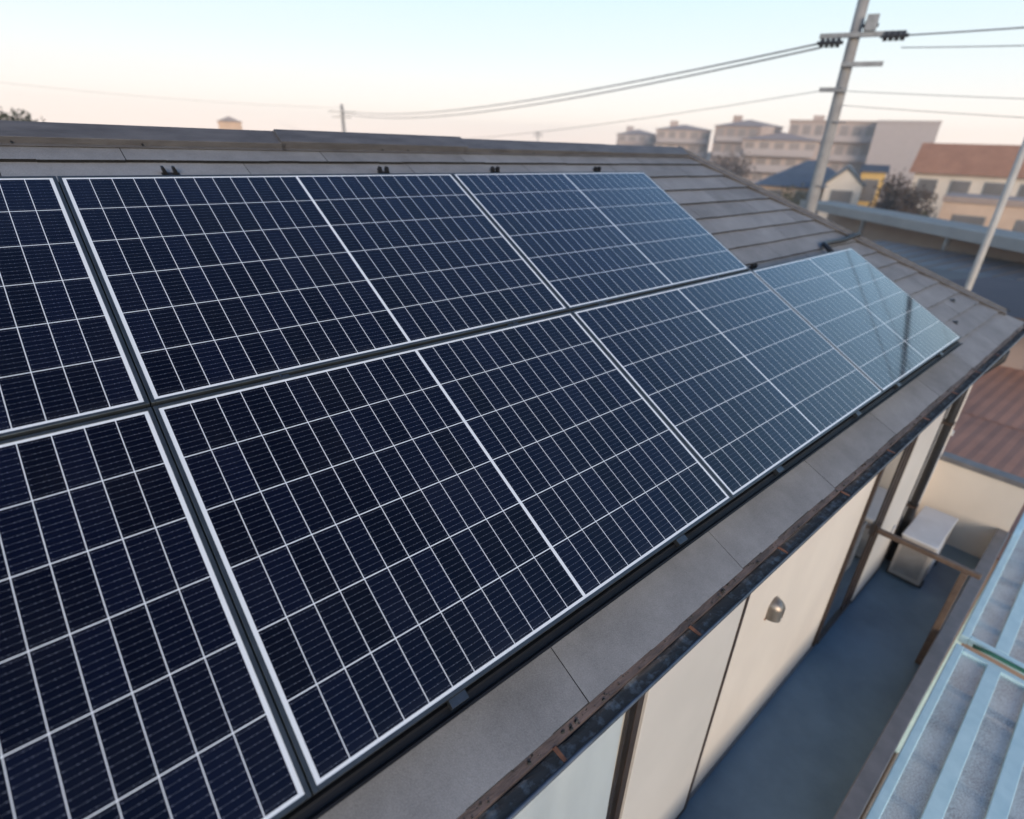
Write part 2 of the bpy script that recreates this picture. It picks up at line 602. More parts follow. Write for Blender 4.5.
def clip(poly, side):
    """clip (u, v) polygon with the hip lines"""
    def inside(p):
        return (hip_far(p[1]) - p[0]) if side > 0 else (p[0] - hip_near(p[1]))
    out = []
    for i in range(len(poly)):
        a, b = poly[i], poly[(i + 1) % len(poly)]
        da, db = inside(a), inside(b)
        if da >= 0:
            out.append(a)
        if (da >= 0) != (db >= 0):
            t = da / (da - db)
            out.append((a[0] + t * (b[0] - a[0]), a[1] + t * (b[1] - a[1])))
    return out


rs = random.Random(3)
k = -2
while True:
    v_low = 0.294 - EXPO * k
    v_top = v_low + EXPO + 0.02
    last = v_low < V_EAVE + 0.10
    if last:
        v_low = V_EAVE
    if v_low > V_APEX - 0.02:
        k += 1
        continue
    v_top = min(v_top, V_APEX)
    ph = 0.26 if k % 2 == 0 else 0.742
    u = ph - 0.91 * 9
    while u < 8.0:
        u0, u1 = u + 0.0012, u + 0.91 - 0.0012
        rj = rs.uniform(-0.0018, 0.0018)
        step = []
        nseg = 6
        lowpts = []
        for s in range(nseg):
            a = u0 + (u1 - u0) * s / nseg
            b = u0 + (u1 - u0) * (s + 1) / nseg
            jv = v_low + rj + rs.uniform(-0.003, 0.003)
            lowpts += [(a + 0.0005, jv), (b - 0.0005, jv)]
        poly = lowpts + [(u1, v_top), (u0, v_top)]
        poly = clip(clip(poly, 1), -1)
        if len(poly) >= 3:
            dn = rs.uniform(-0.0006, 0.0006)
            tilt = 0.0150

            def nn(p):
                t = (p[1] - v_low) / (EXPO)
                return NS + 0.0100 - tilt * t + dn
            nf = len(sl.f)
            sl.prism([(p[0], p[1], nn(p) - 0.012) for p in poly], [(p[0], p[1], nn(p)) for p in poly])
            tones += [rs.random()] * (len(sl.f) - nf)
        u += 0.91
    if last:
        break
    k += 1
so = hpart(sl, 'slates', MT['slate'], roof)
so.data.materials.append(MT['slate_edge'])  # grimy edges, with the shadow gap between courses put into their colour
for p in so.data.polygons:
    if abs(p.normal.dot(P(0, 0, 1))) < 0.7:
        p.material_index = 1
at = so.data.attributes.new('tone', 'FLOAT', 'FACE')
if len(at.data) == len(tones):
    for i, t in enumerate(tones):
        at.data[i].value = t


# hip slopes of the far and near end and the back slope: plain slate sheets over the deck
def sheet(pts, n):
    s = MB()
    nrm = (Vector(pts[1]) - Vector(pts[0])).cross(Vector(pts[2]) - Vector(pts[0])).normalized()
    s.poly([tuple(Vector(p) + nrm * n) for p in pts])
    return s


for pts in ([B, C_, RF], [C_, D, RN, RF], [D, A, RN]):
    hpart(sheet(pts, 0.012), 'slope', MT['slate'], roof)

# ridge caps: folded metal, overlapping lengths
NV = NS + 0.004


def ridge_seg(u0, u1, lift):
    """front slope plate + down-turned front lip + back slope plate"""
    r = MB()
    vf, h = 0.408, 0.030 + lift
    fa = P(0, vf, NV)
    fb = P(0, vf, NV + h)
    ap = P(0, V_APEX + 0.012, NV + h + 0.006)
    yb = 2 * ap.y - fb.y
    prof = [(fa.y, fa.z), (fb.y, fb.z), (ap.y, ap.z), (yb, fb.z), (2 * ap.y - fa.y, fa.z)]
    r.sweep(prof, u0, u1)
    # narrow foot flange along the slates
    q = [P(0, vf - 0.016, NV + 0.0025), P(0, vf - 0.016, NV + 0.006), P(0, vf + 0.006, NV + 0.006), P(0, vf + 0.006, NV + 0.0025)]
    r.sweep([(p.y, p.z) for p in q], u0 + 0.002, u1 - 0.002)
    return r


for u0, u1, l in ((-4.4, -0.82, 0.0), (-0.85, 0.995, 0.003), (0.968, 2.16, 0.013), (2.13, 3.6, 0.002), (3.58, 4.70, -0.001)):
    hpart(ridge_seg(u0, u1, l), 'ridge_cap', MT['cap'], roof, bevel=0.002)
for u in (0.35, 1.55, 1.72, 2.75, -0.1):
    nl = MB(P)
    nl.tube([(u, 0.400, NV + 0.012), (u, 0.411, NV + 0.012)], 0.004, 8)
    hpart(nl, 'cap_nail', MT['clampm'], roof)

# hip cap running down to the far corner
def hip_seg(t0, t1, lift):
    def q(t, off, n):
        v = V_APEX + (V_EAVE - V_APEX) * t
        u = hip_far(v)
        du = U_FAR_E - U_FAR_R
        dv = V_APEX - V_EAVE
        L_ = math.hypot(du, dv)
        return P(u - off * dv / L_, v - off * du / L_, n)
    h = MB()
    n1 = NV + 0.002
    sec = [(0.062, n1 + 0.002), (0.062, n1 + 0.016 + lift), (0.045, n1 + 0.022 + lift), (0.018, n1 + 0.022 + lift), (0.014, n1 + 0.034 + lift), (-0.006, n1 + 0.034 + lift)]
    lo = [q(t0, o, n) for o, n in sec]
    hi = [q(t1, o, n) for o, n in sec]
    # far side: fold down along the other slope
    for lst, t in ((lo, t0), (hi, t1)):
        e = q(t, -0.006, n1 + 0.034 + lift)
        lst.append(Vector((e.x + 0.05, e.y + 0.03, e.z - 0.055)))
        lst.append(Vector((e.x + 0.02, e.y + 0.0, e.z - 0.07)))
    h.prism(lo, hi)
    return h


for t0, t1, l in ((-0.012, 0.34, 0.0), (0.335, 0.475, 0.002), (0.47, 0.80, 0.004), (0.795, 0.93, 0.003)):
    hpart(hip_seg(t0, t1, l), 'hip_cap', MT['cap'], roof, bevel=0.0015)

# sealed screw caps beside the panels
for u, v in ((6.43, -1.935), (5.95, -2.12)):
    s = MB(P)
    s.tube([(u, v, NV - 0.004), (u, v, NV + 0.006)], 0.024, 12)
    s.tube([(u, v, NV + 0.005), (u, v, NV + 0.020)], 0.011, 8)
    hpart(s, 'screw_cap', MT['clampm'], roof, bevel=0.003)

# eave flashing, fascia, gutter
GY_IN, GY_OUT, GZT = -2.098, -2.172, -1.362
fl = MB()
fl.sweep([(Y0 + 0.03, Z0 + 0.002), (Y0 + 0.004, Z0 - 0.006), (Y0 - 0.022, Z0 - 0.018), (Y0 - 0.022, Z0 - 0.030), (Y0 + 0.03, Z0 - 0.030)], U_NEAR_E, U_FAR_E - 0.02)
hpart(fl, 'eave_flashing', MT['drip'])
fa = MB()
fa.box(U_NEAR_E + 0.05, U_FAR_E - 0.04, Y0 + 0.032, Y0 + 0.052, Z0 - 0.16, Z0 - 0.034)
hpart(fa, 'fascia', MT['brown'])
gut = MB()
gi, go = Y0 - 0.012, GY_OUT
gc, gr = (gi + go) / 2, (gi - go) / 2
prof = [(gc + gr * math.cos(math.pi * t / 12), GZT - 0.004 - 0.060 * math.sin(math.pi * t / 12)) for t in range(13)]
prof += [(gc + (gr - 0.003) * math.cos(math.pi * t / 12), GZT - 0.004 - 0.056 * math.sin(math.pi * t / 12)) for t in range(12, -1, -1)]
b0 = len(gut.v)
for i in range(len(prof)):
    a, b = prof[i], prof[(i + 1) % len(prof)]
    gut.poly([(U_NEAR_E, *a), (U_FAR_E - 0.1, *a), (U_FAR_E - 0.1, *b), (U_NEAR_E, *b)])
gut.box(U_FAR_E - 0.1, U_FAR_E - 0.096, go + 0.01, gi - 0.01, GZT - 0.05, GZT - 0.004)
gutter = hpart(gut, 'gutter', MT['gutter'])
lip = MB()
lip.tube([(U_NEAR_E, go - 0.003, GZT), (U_FAR_E - 0.1, go - 0.003, GZT)], 0.0065, 8)
hpart(lip, 'lip', MT['gutter_lip'], gutter, smooth=True)
dt = MB()
rs = random.Random(5)
nx, ny = 220, 6
dt_v = []
for i in range(nx + 1):
    for j in range(ny + 1):
        x = -3.0 + (U_FAR_E - 0.15 + 3.0) * i / nx
        y = gi - 0.006 + (go + 0.012 - gi) * j / ny
        dt.v.append((x, y, GZT - 0.020 + 0.004 * math.sin(x * 7.0) + rs.uniform(-0.006, 0.006)))
for i in range(nx):
    for j in range(ny):
        a = i * (ny + 1) + j
        dt.f.append((a, a + 1, a + ny + 2, a + ny + 1))
hpart(dt, 'gutter_silt', MT['dirt'], gutter, smooth=True)
for i in range(10):
    x = 0.585 + 0.68 * (i - 1)
    s = MB()
    s.prism([(x - 0.006, gi - 0.012, GZT + 0.004), (x + 0.006, gi - 0.012, GZT + 0.004), (x + 0.006, go, GZT - 0.001), (x - 0.006, go, GZT - 0.001)],
            [(x - 0.006, gi - 0.012, GZT + 0.008), (x + 0.006, gi - 0.012, GZT + 0.008), (x + 0.006, go, GZT + 0.002), (x - 0.006, go, GZT + 0.002)])
    hpart(s, 'gutter_strap', MT['rust'], gutter)

# mossy crumbs behind the hip cap; dark ones on the eave flashing imitate ragged shadow
ms_ = MB()
rs = random.Random(21)


def crumb(p, r):
    pts = []
    for k in range(5):
        t = k * 2 * math.pi / 5
        rr = r * rs.uniform(0.6, 1.3)
        pts.append((p.x + rr * math.cos(t) * 1.5, p.y + rr * math.sin(t), p.z))
    tp = [(p.x + (q[0] - p.x) * 0.45, p.y + (q[1] - p.y) * 0.45, p.z + r * rs.uniform(0.5, 0.9)) for q in pts]
    ms_.prism(pts, tp)


for _ in range(420):
    u = rs.uniform(-0.6, 7.2)
    crumb(Vector((u, Y0 - rs.uniform(-0.004, 0.022), Z0 - 0.012 + rs.uniform(-0.004, 0.004))), rs.choice((0.002, 0.003, 0.003, 0.006)))
for _ in range(260):
    t = rs.choice((rs.uniform(0.50, 0.72), rs.uniform(0.4, 0.95)))
    v = V_APEX + (V_EAVE - V_APEX) * t
    q = P(hip_far(v) + rs.uniform(0.005, 0.05), v + rs.uniform(0.0, 0.03), NV + 0.024)
    crumb(q, rs.uniform(0.004, 0.013))
tag(ms_.build('moss', MT['mossm']), kind='stuff')

# walls
YW = -1.94
XC = 7.25                                    # far corner of the wall
FZ = -3.95                                   # balcony floor
wl_ = MB()
wl_.box(-6.9, XC, YW, Y1 - 0.16, GZ, Z0 - 0.032)
hpart(wl_, 'wall', MT['stucco'])
sf = MB()
sf.box(U_NEAR_E + 0.06, U_FAR_E - 0.05, Y0 + 0.053, Y1 - 0.06, Z0 - 0.060, Z0 - 0.034)
hpart(sf, 'soffit', MT['shutter'])
# thin joint line and skirting at the wall foot
bs = MB()
bs.box(-6.85, XC + 0.004, YW - 0.012, YW, FZ, FZ + 0.045)
hpart(bs, 'skirting', MT['coping'])


def window(x0, x1, z0, z1, m_glass, frame_w=0.045, sash=None):
    f = MB()
    d = 0.024
    yo = YW - d
    f.box(x0, x0 + frame_w, yo, YW + 0.0, z0, z1)
    f.box(x1 - frame_w, x1, yo, YW + 0.0, z0, z1)
    f.box(x0 + frame_w, x1 - frame_w, yo + 0.002, YW, z1 - frame_w, z1)
    f.box(x0 + frame_w, x1 - frame_w, yo - 0.010, YW, z0, z0 + frame_w)
    for s in sash or []:
        f.box(s - 0.022, s + 0.028, yo + 0.004, YW, z0 + frame_w, z1 - frame_w)
    w = hpart(f, 'window', MT['brown'], bevel=0.003)
    gl = MB()
    if m_glass is MT['clear']:
        gl.poly([(x0 + frame_w, YW - 0.020, z0 + frame_w), (x1 - frame_w, YW - 0.020, z0 + frame_w), (x1 - frame_w, YW - 0.020, z1 - frame_w), (x0 + frame_w, YW - 0.020, z1 - frame_w)])
    else:
        gl.box(x0 + frame_w, x1 - frame_w, YW - 0.012, YW - 0.003, z0 + frame_w, z1 - frame_w)
    hpart(gl, 'pane', m_glass, w)
    return w


# curtained glass door close to the camera
w1 = window(-0.55, 1.36, FZ + 0.06, -1.66, MT['clear'], 0.05, sash=[0.42, 1.285])
# folds of a white curtain behind the pane
cu = MB()
rs = random.Random(9)
nn_ = 120
top, bot = [], []
for i in range(nn_ + 1):
    x = -0.48 + 1.70 * i / nn_
    dy = 0.0035 * math.sin(x * 9.3) + 0.0040 * math.sin(x * 23.1 + 1) * max(0.15, math.sin(x * 2.6))
    top.append((x, YW - 0.010 + dy * 0.6, -1.72))
    bot.append((x + 0.06 * math.sin(x * 6), YW - 0.010 + dy, FZ + 0.12))
b0 = len(cu.v)
cu.v += top + bot
for i in range(nn_):
    cu.f.append((i, i + 1, nn_ + 2 + i, nn_ + 1 + i))
hpart(cu, 'curtain', MT['curtain'], w1, smooth=True)


def shutter_box(x0, x1, z0, z1):
    s = MB()
    s.box(x0, x1, YW - 0.026, YW, z0, z1)
    b = hpart(s, 'shutter_box', MT['shutter'], bevel=0.004)
    e = MB()
    e.box(x1 + 0.001, x1 + 0.024, YW - 0.032, YW, z0 - 0.02, z1 + 0.01)
    e.box(x0, x1, YW - 0.032, YW, z0 - 0.024, z0 - 0.002)
    hpart(e, 'edge_trim', MT['brown'], b)
    return b


shutter_box(1.385, 2.235, FZ + 0.05, -1.60)
window(4.33, 5.20, FZ + 0.06, -1.62, MT['glass'], 0.05, sash=[4.95, 5.08])
shutter_box(5.225, 6.03, FZ + 0.05, -1.58)
# a small louvre behind the dark pane
lv = MB()
for i in range(14):
    z = -3.05 + i * 0.035
    lv.box(4.42, 4.56, YW - 0.0160, YW - 0.0122, z, z + 0.016)
hpart(lv, 'louvre', MT['galv'])

# vent hood
vh = MB()
cx, cz, rr = 2.80, -2.41, 0.060
segs = 14
outer, front = [], []
for i in range(segs + 1):
    t = math.pi * i / segs
    outer.append((cx + rr * math.cos(t), cz + 0.02 + rr * math.sin(t)))
ringsn = 6
grid = []
for j in range(ringsn + 1):
    s = j / ringsn
    f = math.cos(s * math.pi / 2 * 0.98)
    yy = YW - 0.075 * math.sin(s * math.pi / 2)
    grid.append([(cx + rr * math.cos(math.pi * i / segs) * (0.12 + 0.88 * f), yy, cz + 0.02 + rr * 1.0 * math.sin(math.pi * i / segs) * (0.02 + 0.98 * f)) for i in range(segs + 1)])
for row in grid:
    row.insert(0, (row[0][0], row[0][1], cz - 0.062))
    row.append((row[-1][0], row[-1][1], cz - 0.062))
cols = len(grid[0])
for row in grid:
    vh.v += row
for j in range(ringsn):
    for i in range(cols - 1):
        a = j * cols + i
        vh.f.append((a, a + 1, a + cols + 1, a + cols))
hood = hpart(vh, 'vent_hood', MT['hood'], smooth=True)
fp = MB()
fp.box(cx - 0.070, cx + 0.070, YW - 0.006, YW, cz - 0.068, cz - 0.060)
hpart(fp, 'flange', MT['rust'], hood)

# downpipe by the far corner with its elbow
dp = MB()
dp.tube([(6.47, gc, GZT - 0.05), (6.47, gc, GZT - 0.14), (6.39, YW - 0.12, GZT - 0.26), (6.31, YW - 0.05, GZT - 0.36), (6.31, YW - 0.05, FZ + 0.02)], 0.038, 14)
dpo = hpart(dp, 'downpipe', MT['blackm'], smooth=True)
for z in (-2.2, -3.2):
    br = MB()
    br.box(6.265, 6.355, YW - 0.093, YW, z, z + 0.03)
    hpart(br, 'pipe_clip', MT['brown'], dpo)
cn = MB()
cn.box(XC - 0.02, XC + 0.006, YW - 0.02, YW + 0.02, -2.66, -2.60)
hpart(cn, 'wall_clip', MT['acw'])

# balcony
bf = MB()
bf.box(-5.0, XC - 0.02, -2.69, YW - 0.001, FZ - 0.22, FZ)
hpart(bf, 'balcony_floor', MT['balcony'])
pw = MB()
pw.box(-5.0, XC - 0.05, -2.76, -2.691, GZ, -3.56)
pw.box(XC - 0.05, XC + 0.06, -2.76, YW - 0.001, GZ, -2.96)
par = hpart(pw, 'parapet', MT['stucco'])
cp = MB()
cp.box(-5.0, XC - 0.053, -2.775, -2.668, -3.558, -3.50)
cp.box(XC - 0.074, XC + 0.085, -2.765, YW - 0.002, -2.958, -2.90)
hpart(cp, 'coping', MT['coping'], par, bevel=0.008)

# ------------------------------------------------------------------ solar panels
def make_panel():
    root = empty('solar_panel')
    gl = MB()
    gl.box(0, W, 0, H, -0.006, 0.0)
    gl.build('glass', MT['cells'], root)
    f = MB()
    lipw, topn, d = 0.0115, 0.0016, 0.034
    f.box(-lipw, -0.0002, -lipw, H + lipw, -d, topn)
    f.box(W + 0.0002, W + lipw, -lipw, H + lipw, -d, topn)
    f.box(0, W, -lipw, -0.0002, -d, topn)
    f.box(0, W, H + 0.0002, H + lipw, -d, topn)
    f.build('frame', MT['frame'], root, bevel=0.0012, seg=1)
    bk = MB()
    bk.box(0.001, W - 0.001, 0.001, H - 0.001, -0.0085, -0.0065)
    bk.build('back_sheet', MT['backsheet'], root)
    jb = MB()
    jb.box(W / 2 - 0.06, W / 2 + 0.06, H - 0.14, H - 0.08, -0.026, -0.009)
    jb.build('junction_box', MT['blackm'], root)
    return root


proto = make_panel()
spots = [
    (-1, 0, 'solar panel cut by the left photo edge in the upper row, below the ridge'),
    (0, 0, 'large near solar panel of the upper row, under the first bracket pair from the left'),
    (1, 0, 'last solar panel of the upper row, its right edge against bare slates'),
    (-1, 1, 'nearest solar panel, in the lower left corner of the photo'),
    (0, 1, 'biggest looking solar panel of the lower row, whole and above the rust strapped gutter'),
    (1, 1, 'lower row solar panel between the biggest one and the one mirroring the sky'),
    (2, 1, 'farthest solar panel, pale with sky and a dark cable mirrored in its glass'),
]
for i, (k, row, lab) in enumerate(spots):
    o = proto if i == 0 else copy_tree(proto)
    v0 = -H if row == 0 else -(2 * H + GV)
    o.location = P(k * (W + GU), v0, 0)
    o.rotation_euler = (TH, 0, 0)
    tag(o, lab, 'solar panel', 'solar panels on the slate roof')


def slope_empty(name, u, v, n=NV):
    return empty(name, P(u, v, n), (TH, 0, 0))


# rails under the module edges, with their clamps
def rail(v, u0, u1, label, clamps, front=False):
    r = slope_empty('mounting_rail', u0, v, 0)
    tag(r, label, 'mounting rail', 'black rails under the solar panels')
    b = MB()
    L_ = u1 - u0
    if front:
        # bottom cover: a deep black channel with a slot in its top
        b.sweep([(-0.042, -0.112), (0.004, -0.112), (0.004, -0.040), (-0.008, -0.030), (-0.012, -0.034), (-0.030, -0.034), (-0.034, -0.022), (-0.042, -0.022)], 0, L_)
    else:
        b.box(0, L_, -0.020, 0.020, -0.108, -0.0365)
    b.build('channel', MT['cover'], r, bevel=0.0015)
    for c in clamps:
        cm = MB()
        if front:
            cm.box(c - u0 - 0.026, c - u0 + 0.026, -0.022, 0.0015, -0.033, -0.012)
        else:
            cm.box(c - u0 - 0.030, c - u0 + 0.030, -0.0055, 0.0055, -0.036, -0.003)
            cm.tube([(c - u0, 0, -0.0035), (c - u0, 0, 0.004)], 0.005, 6)
        cm.build('clamp', MT['clampm'], r, bevel=0.001)
    return r


UA = -(W + GU) - 0.01
rail(0.0125, UA, 2 * W + GU + 0.011, 'black rail along the top edge of the upper panel row', [], False)
rail(-(H + GV / 2), UA, 2 * W + GU + 0.011, 'black rail in the slot between the upper and lower panel rows', [-1.4, -0.45, 0.36, 1.39, 2.0, 3.10], False)
rail(-(H + GV) + 0.0130, 2 * W + GU + 0.03, 3 * W + 2 * GU + 0.011, 'black rail on the top edge of the farthest panel, beside bare slates', [], False)
rail(-(2 * H + GV) - 0.0135, UA, 3 * W + 2 * GU + 0.011, 'long black cover rail along the lowest panel edge above the eave', [-1.4, -0.4, 0.37, 1.385, 2.17, 3.12, 3.80, 4.75], True)


# fish-tail roof brackets peeking out above the modules
def bracket():
    r = slope_empty('roof_bracket', 0, 0)
    b = MB()
    b.box(-0.032, 0.040, -0.07, -0.030, 0.0, 0.004)
    b.build('base_plate', MT['blackm'], r, bevel=0.001)
    for x in (-0.020, 0.022):
        f = MB()
        f.prism([(x - 0.006, -0.05, 0.006), (x + 0.012, -0.05, 0.006), (x + 0.012, -0.016, 0.006), (x - 0.006, -0.016, 0.006)],
                [(x - 0.012, -0.05, 0.042), (x - 0.003, -0.05, 0.042), (x - 0.003, -0.030, 0.036), (x - 0.012, -0.030, 0.036)])
        f.build('fin', MT['blackm'], r)
    return r


br0 = bracket()
labs = ['black roof bracket above the near upper panel, leftmost of the four at the ridge',
        'black roof bracket below the raised ridge cap, second from the left',
        'black roof bracket just right of the raised ridge cap, third from the left',
        'black roof bracket nearest the upper row right end, fourth from the left',
        'black roof bracket at the step where the lower panel row runs on alone']
for i, (u, v) in enumerate(((0.40, 0.235), (1.45, 0.235), (2.25, 0.235), (3.24, 0.235), (3.86, -0.985))):
    o = br0 if i == 0 else copy_tree(br0)
    o.location = P(u, v - 0.155 + 0.16, NV - 0.003)
    o.rotation_euler = (TH, 0, 0)
    tag(o, labs[i], 'bracket', 'black roof brackets above the panels')

# black conduit from the far panel over the hip
cd = MB(P)
cd.tube([(5.06, -1.10, -0.06), (5.10, -1.03, -0.065), (5.13, -0.985, -0.07), (5.20, -0.955, -0.085), (5.35, -0.95, -0.092), (5.65, -0.955, -0.092), (5.84, -0.95, -0.072), (5.97, -0.945, -0.06), (6.06, -0.94, -0.10)], 0.021, 10)
tag(cd.build('cable_conduit', MT['blackm'], None, smooth=True), 'black bent cable conduit running from the farthest panel over the hip', 'conduit')

# ------------------------------------------------------------------ on the balcony
# refrigerant pipe cover up the wall behind the unit
ac = empty('air_conditioner', (6.40, -2.19, FZ))
tag(ac, 'white topped air conditioner outdoor unit on the blue balcony floor', 'air conditioner')
b = MB()
b.box(-0.39, 0.39, -0.155, 0.145, 0.055, 0.545)
b.build('casing', MT['acb'], ac, bevel=0.012)
b = MB()
b.box(-0.398, 0.398, -0.163, 0.153, 0.5455, 0.575)
b.build('top_plate', MT['acw'], ac, bevel=0.008)
b = MB()
for i in range(9):
    rad = 0.03 + 0.022 * i
    pts = [(-0.10 + rad * math.cos(t * math.pi / 12), -0.160, 0.31 + rad * math.sin(t * math.pi / 12)) for t in range(25)]
    b.tube(pts, 0.0035, 6)
b.build('fan_grille', MT['acw'], ac)
b = MB()
for i in range(16):
    z = 0.12 + i * 0.025
    b.box(-0.397, -0.3905, -0.12, 0.11, z, z + 0.012)
b.build('side_louvre', MT['galv'], ac)
for x in (-0.28, 0.28):
    b = MB()
    b.box(x - 0.05, x + 0.05, -0.17, 0.16, 0.0, 0.054)
    b.build('foot', MT['blackm'], ac, bevel=0.004)
b = MB()
b.box(0.20, 0.30, 0.10, 0.16, 0.20, 0.34)
b.build('valve_cover', MT['acw'], ac)
b = MB()
b.tube([(0.25, 0.12, 0.30), (0.30, 0.20, 0.34), (0.33, 0.225, 0.50), (0.33, 0.225, 1.35)], 0.024, 10)
b.build('pipe', MT['acw'], ac, smooth=True)

lf = empty('laundry_bar', (4.97, -2.64, FZ))
tag(lf, 'brown laundry bar from the wall to a post at the balcony edge', 'laundry bar')
b = MB()
b.box(-0.022, 0.022, -0.10, 0.66, 1.07, 1.115)
b.build('bar', MT['brown2'], lf, bevel=0.006)
b = MB()
b.box(-0.025, 0.025, -0.025, 0.025, 0.0, 1.068)
b.build('post', MT['brown2'], lf, bevel=0.006)
b = MB()
b.box(-0.03, 0.03, 0.661, 0.695, 1.03, 1.15)
b.build('wall_plate', MT['brown'], lf, bevel=0.003)
b = MB()
b.tube([(0.02, 0.56, 1.115), (0.03, 0.56, 1.16), (0.055, 0.56, 1.175), (0.08, 0.56, 1.155)], 0.008, 8)
b.build('hook', MT['acw'], lf)

# terrace roof just beyond the parapet
def terrace(x0, x1, label, zoff=0.0):
    t = empty('terrace_roof', (x0, -2.80, -3.60 + zoff))
    tag(t, label, 'terrace roof', 'pale terrace roofs beyond the balcony')
    L_ = x1 - x0

    def zz(y):
        return -0.05 * (y / 1.7) ** 2 * 3
    fr = MB()
    fr.box(0, L_, -0.060, 0.0, -0.05, 0.03)
    fr.box(0, L_, -1.70, -1.64, zz(-1.67) - 0.05, zz(-1.67) + 0.03)
    for xx in (0.0, L_ - 0.06):
        pts_b, pts_t = [], []
        for i in range(9):
            y = -0.061 - 1.575 * i / 8
            pts_b.append((y, zz(y) - 0.04))
            pts_t.append((y, zz(y) + 0.028))
        loop = pts_b + pts_t[::-1]
        fr.prism([(xx, y, z) for y, z in loop], [(xx + 0.06, y, z) for y, z in loop])
    fr.build('frame', MT['alum'], t, bevel=0.006)
    for i in range(5):
        y = -0.275 - 0.27 * i
        r = MB()
        r.box(0.061, L_ - 0.061, y - 0.047, y + 0.047, zz(y) + 0.001, zz(y) + 0.03)
        r.build('slat', MT['alum'], t, bevel=0.005)
    cr = MB()
    n = max(2, round(L_ / 0.45))
    for i in range(1, n):
        xx = L_ * i / n
        cr.box(xx - 0.022, xx + 0.022, -1.63, -0.058, -0.11, -0.075)
    cr.build('cross_bar', MT['coping'], t)
    pn = MB()
    for i in range(12):
        ya, yb = -0.06 - 1.575 * i / 12, -0.06 - 1.575 * (i + 1) / 12
        pn.poly([(0.061, ya, zz(ya) - 0.002), (L_ - 0.061, ya, zz(ya) - 0.002), (L_ - 0.061, yb, zz(yb) - 0.002), (0.061, yb, zz(yb) - 0.002)])
    pn.build('sheet', MT['poly'], t)
    ps = MB()
    for yy in (-0.03, -1.67):
        ps.box(L_ / 2 - 0.04, L_ / 2 + 0.04, yy - 0.03, yy + 0.03, GZ + 3.60 - zoff, -0.051 + zz(yy))
    ps.build('post', MT['alum'], t)
    return t


terrace(-0.2, 5.00, 'near pale aluminium terrace roof in the lower right corner, beside the parapet')
terrace(5.10, 8.3, 'pale aluminium terrace roof beyond the green hose, by the brown bar', 0.03)
gh = MB()
gh.tube([(5.05, -2.90, -3.555), (5.04, -3.02, -3.535), (5.06, -3.3, -3.55), (5.04, -3.7, -3.60), (5.05, -4.3, -3.70)], 0.017, 10)
tag(gh.build('garden_hose', MT['green'], None, smooth=True), 'green hose lying across the joint between the two terrace roofs', 'hose')
yd = MB()
yd.box(-5, 8, -5.2, -2.83, GZ - 0.05, GZ + 0.03)
tag(yd.build('concrete_yard', MT['concrete']), kind='structure')

# ------------------------------------------------------------------ neighbourhood
def at(az, d, z=0.0):
    return Vector((CAM.x + d * math.cos(R(az)), CAM.y + d * math.sin(R(az)), z))


def zel(el, d):
    return CAM.z + d * math.tan(R(el))


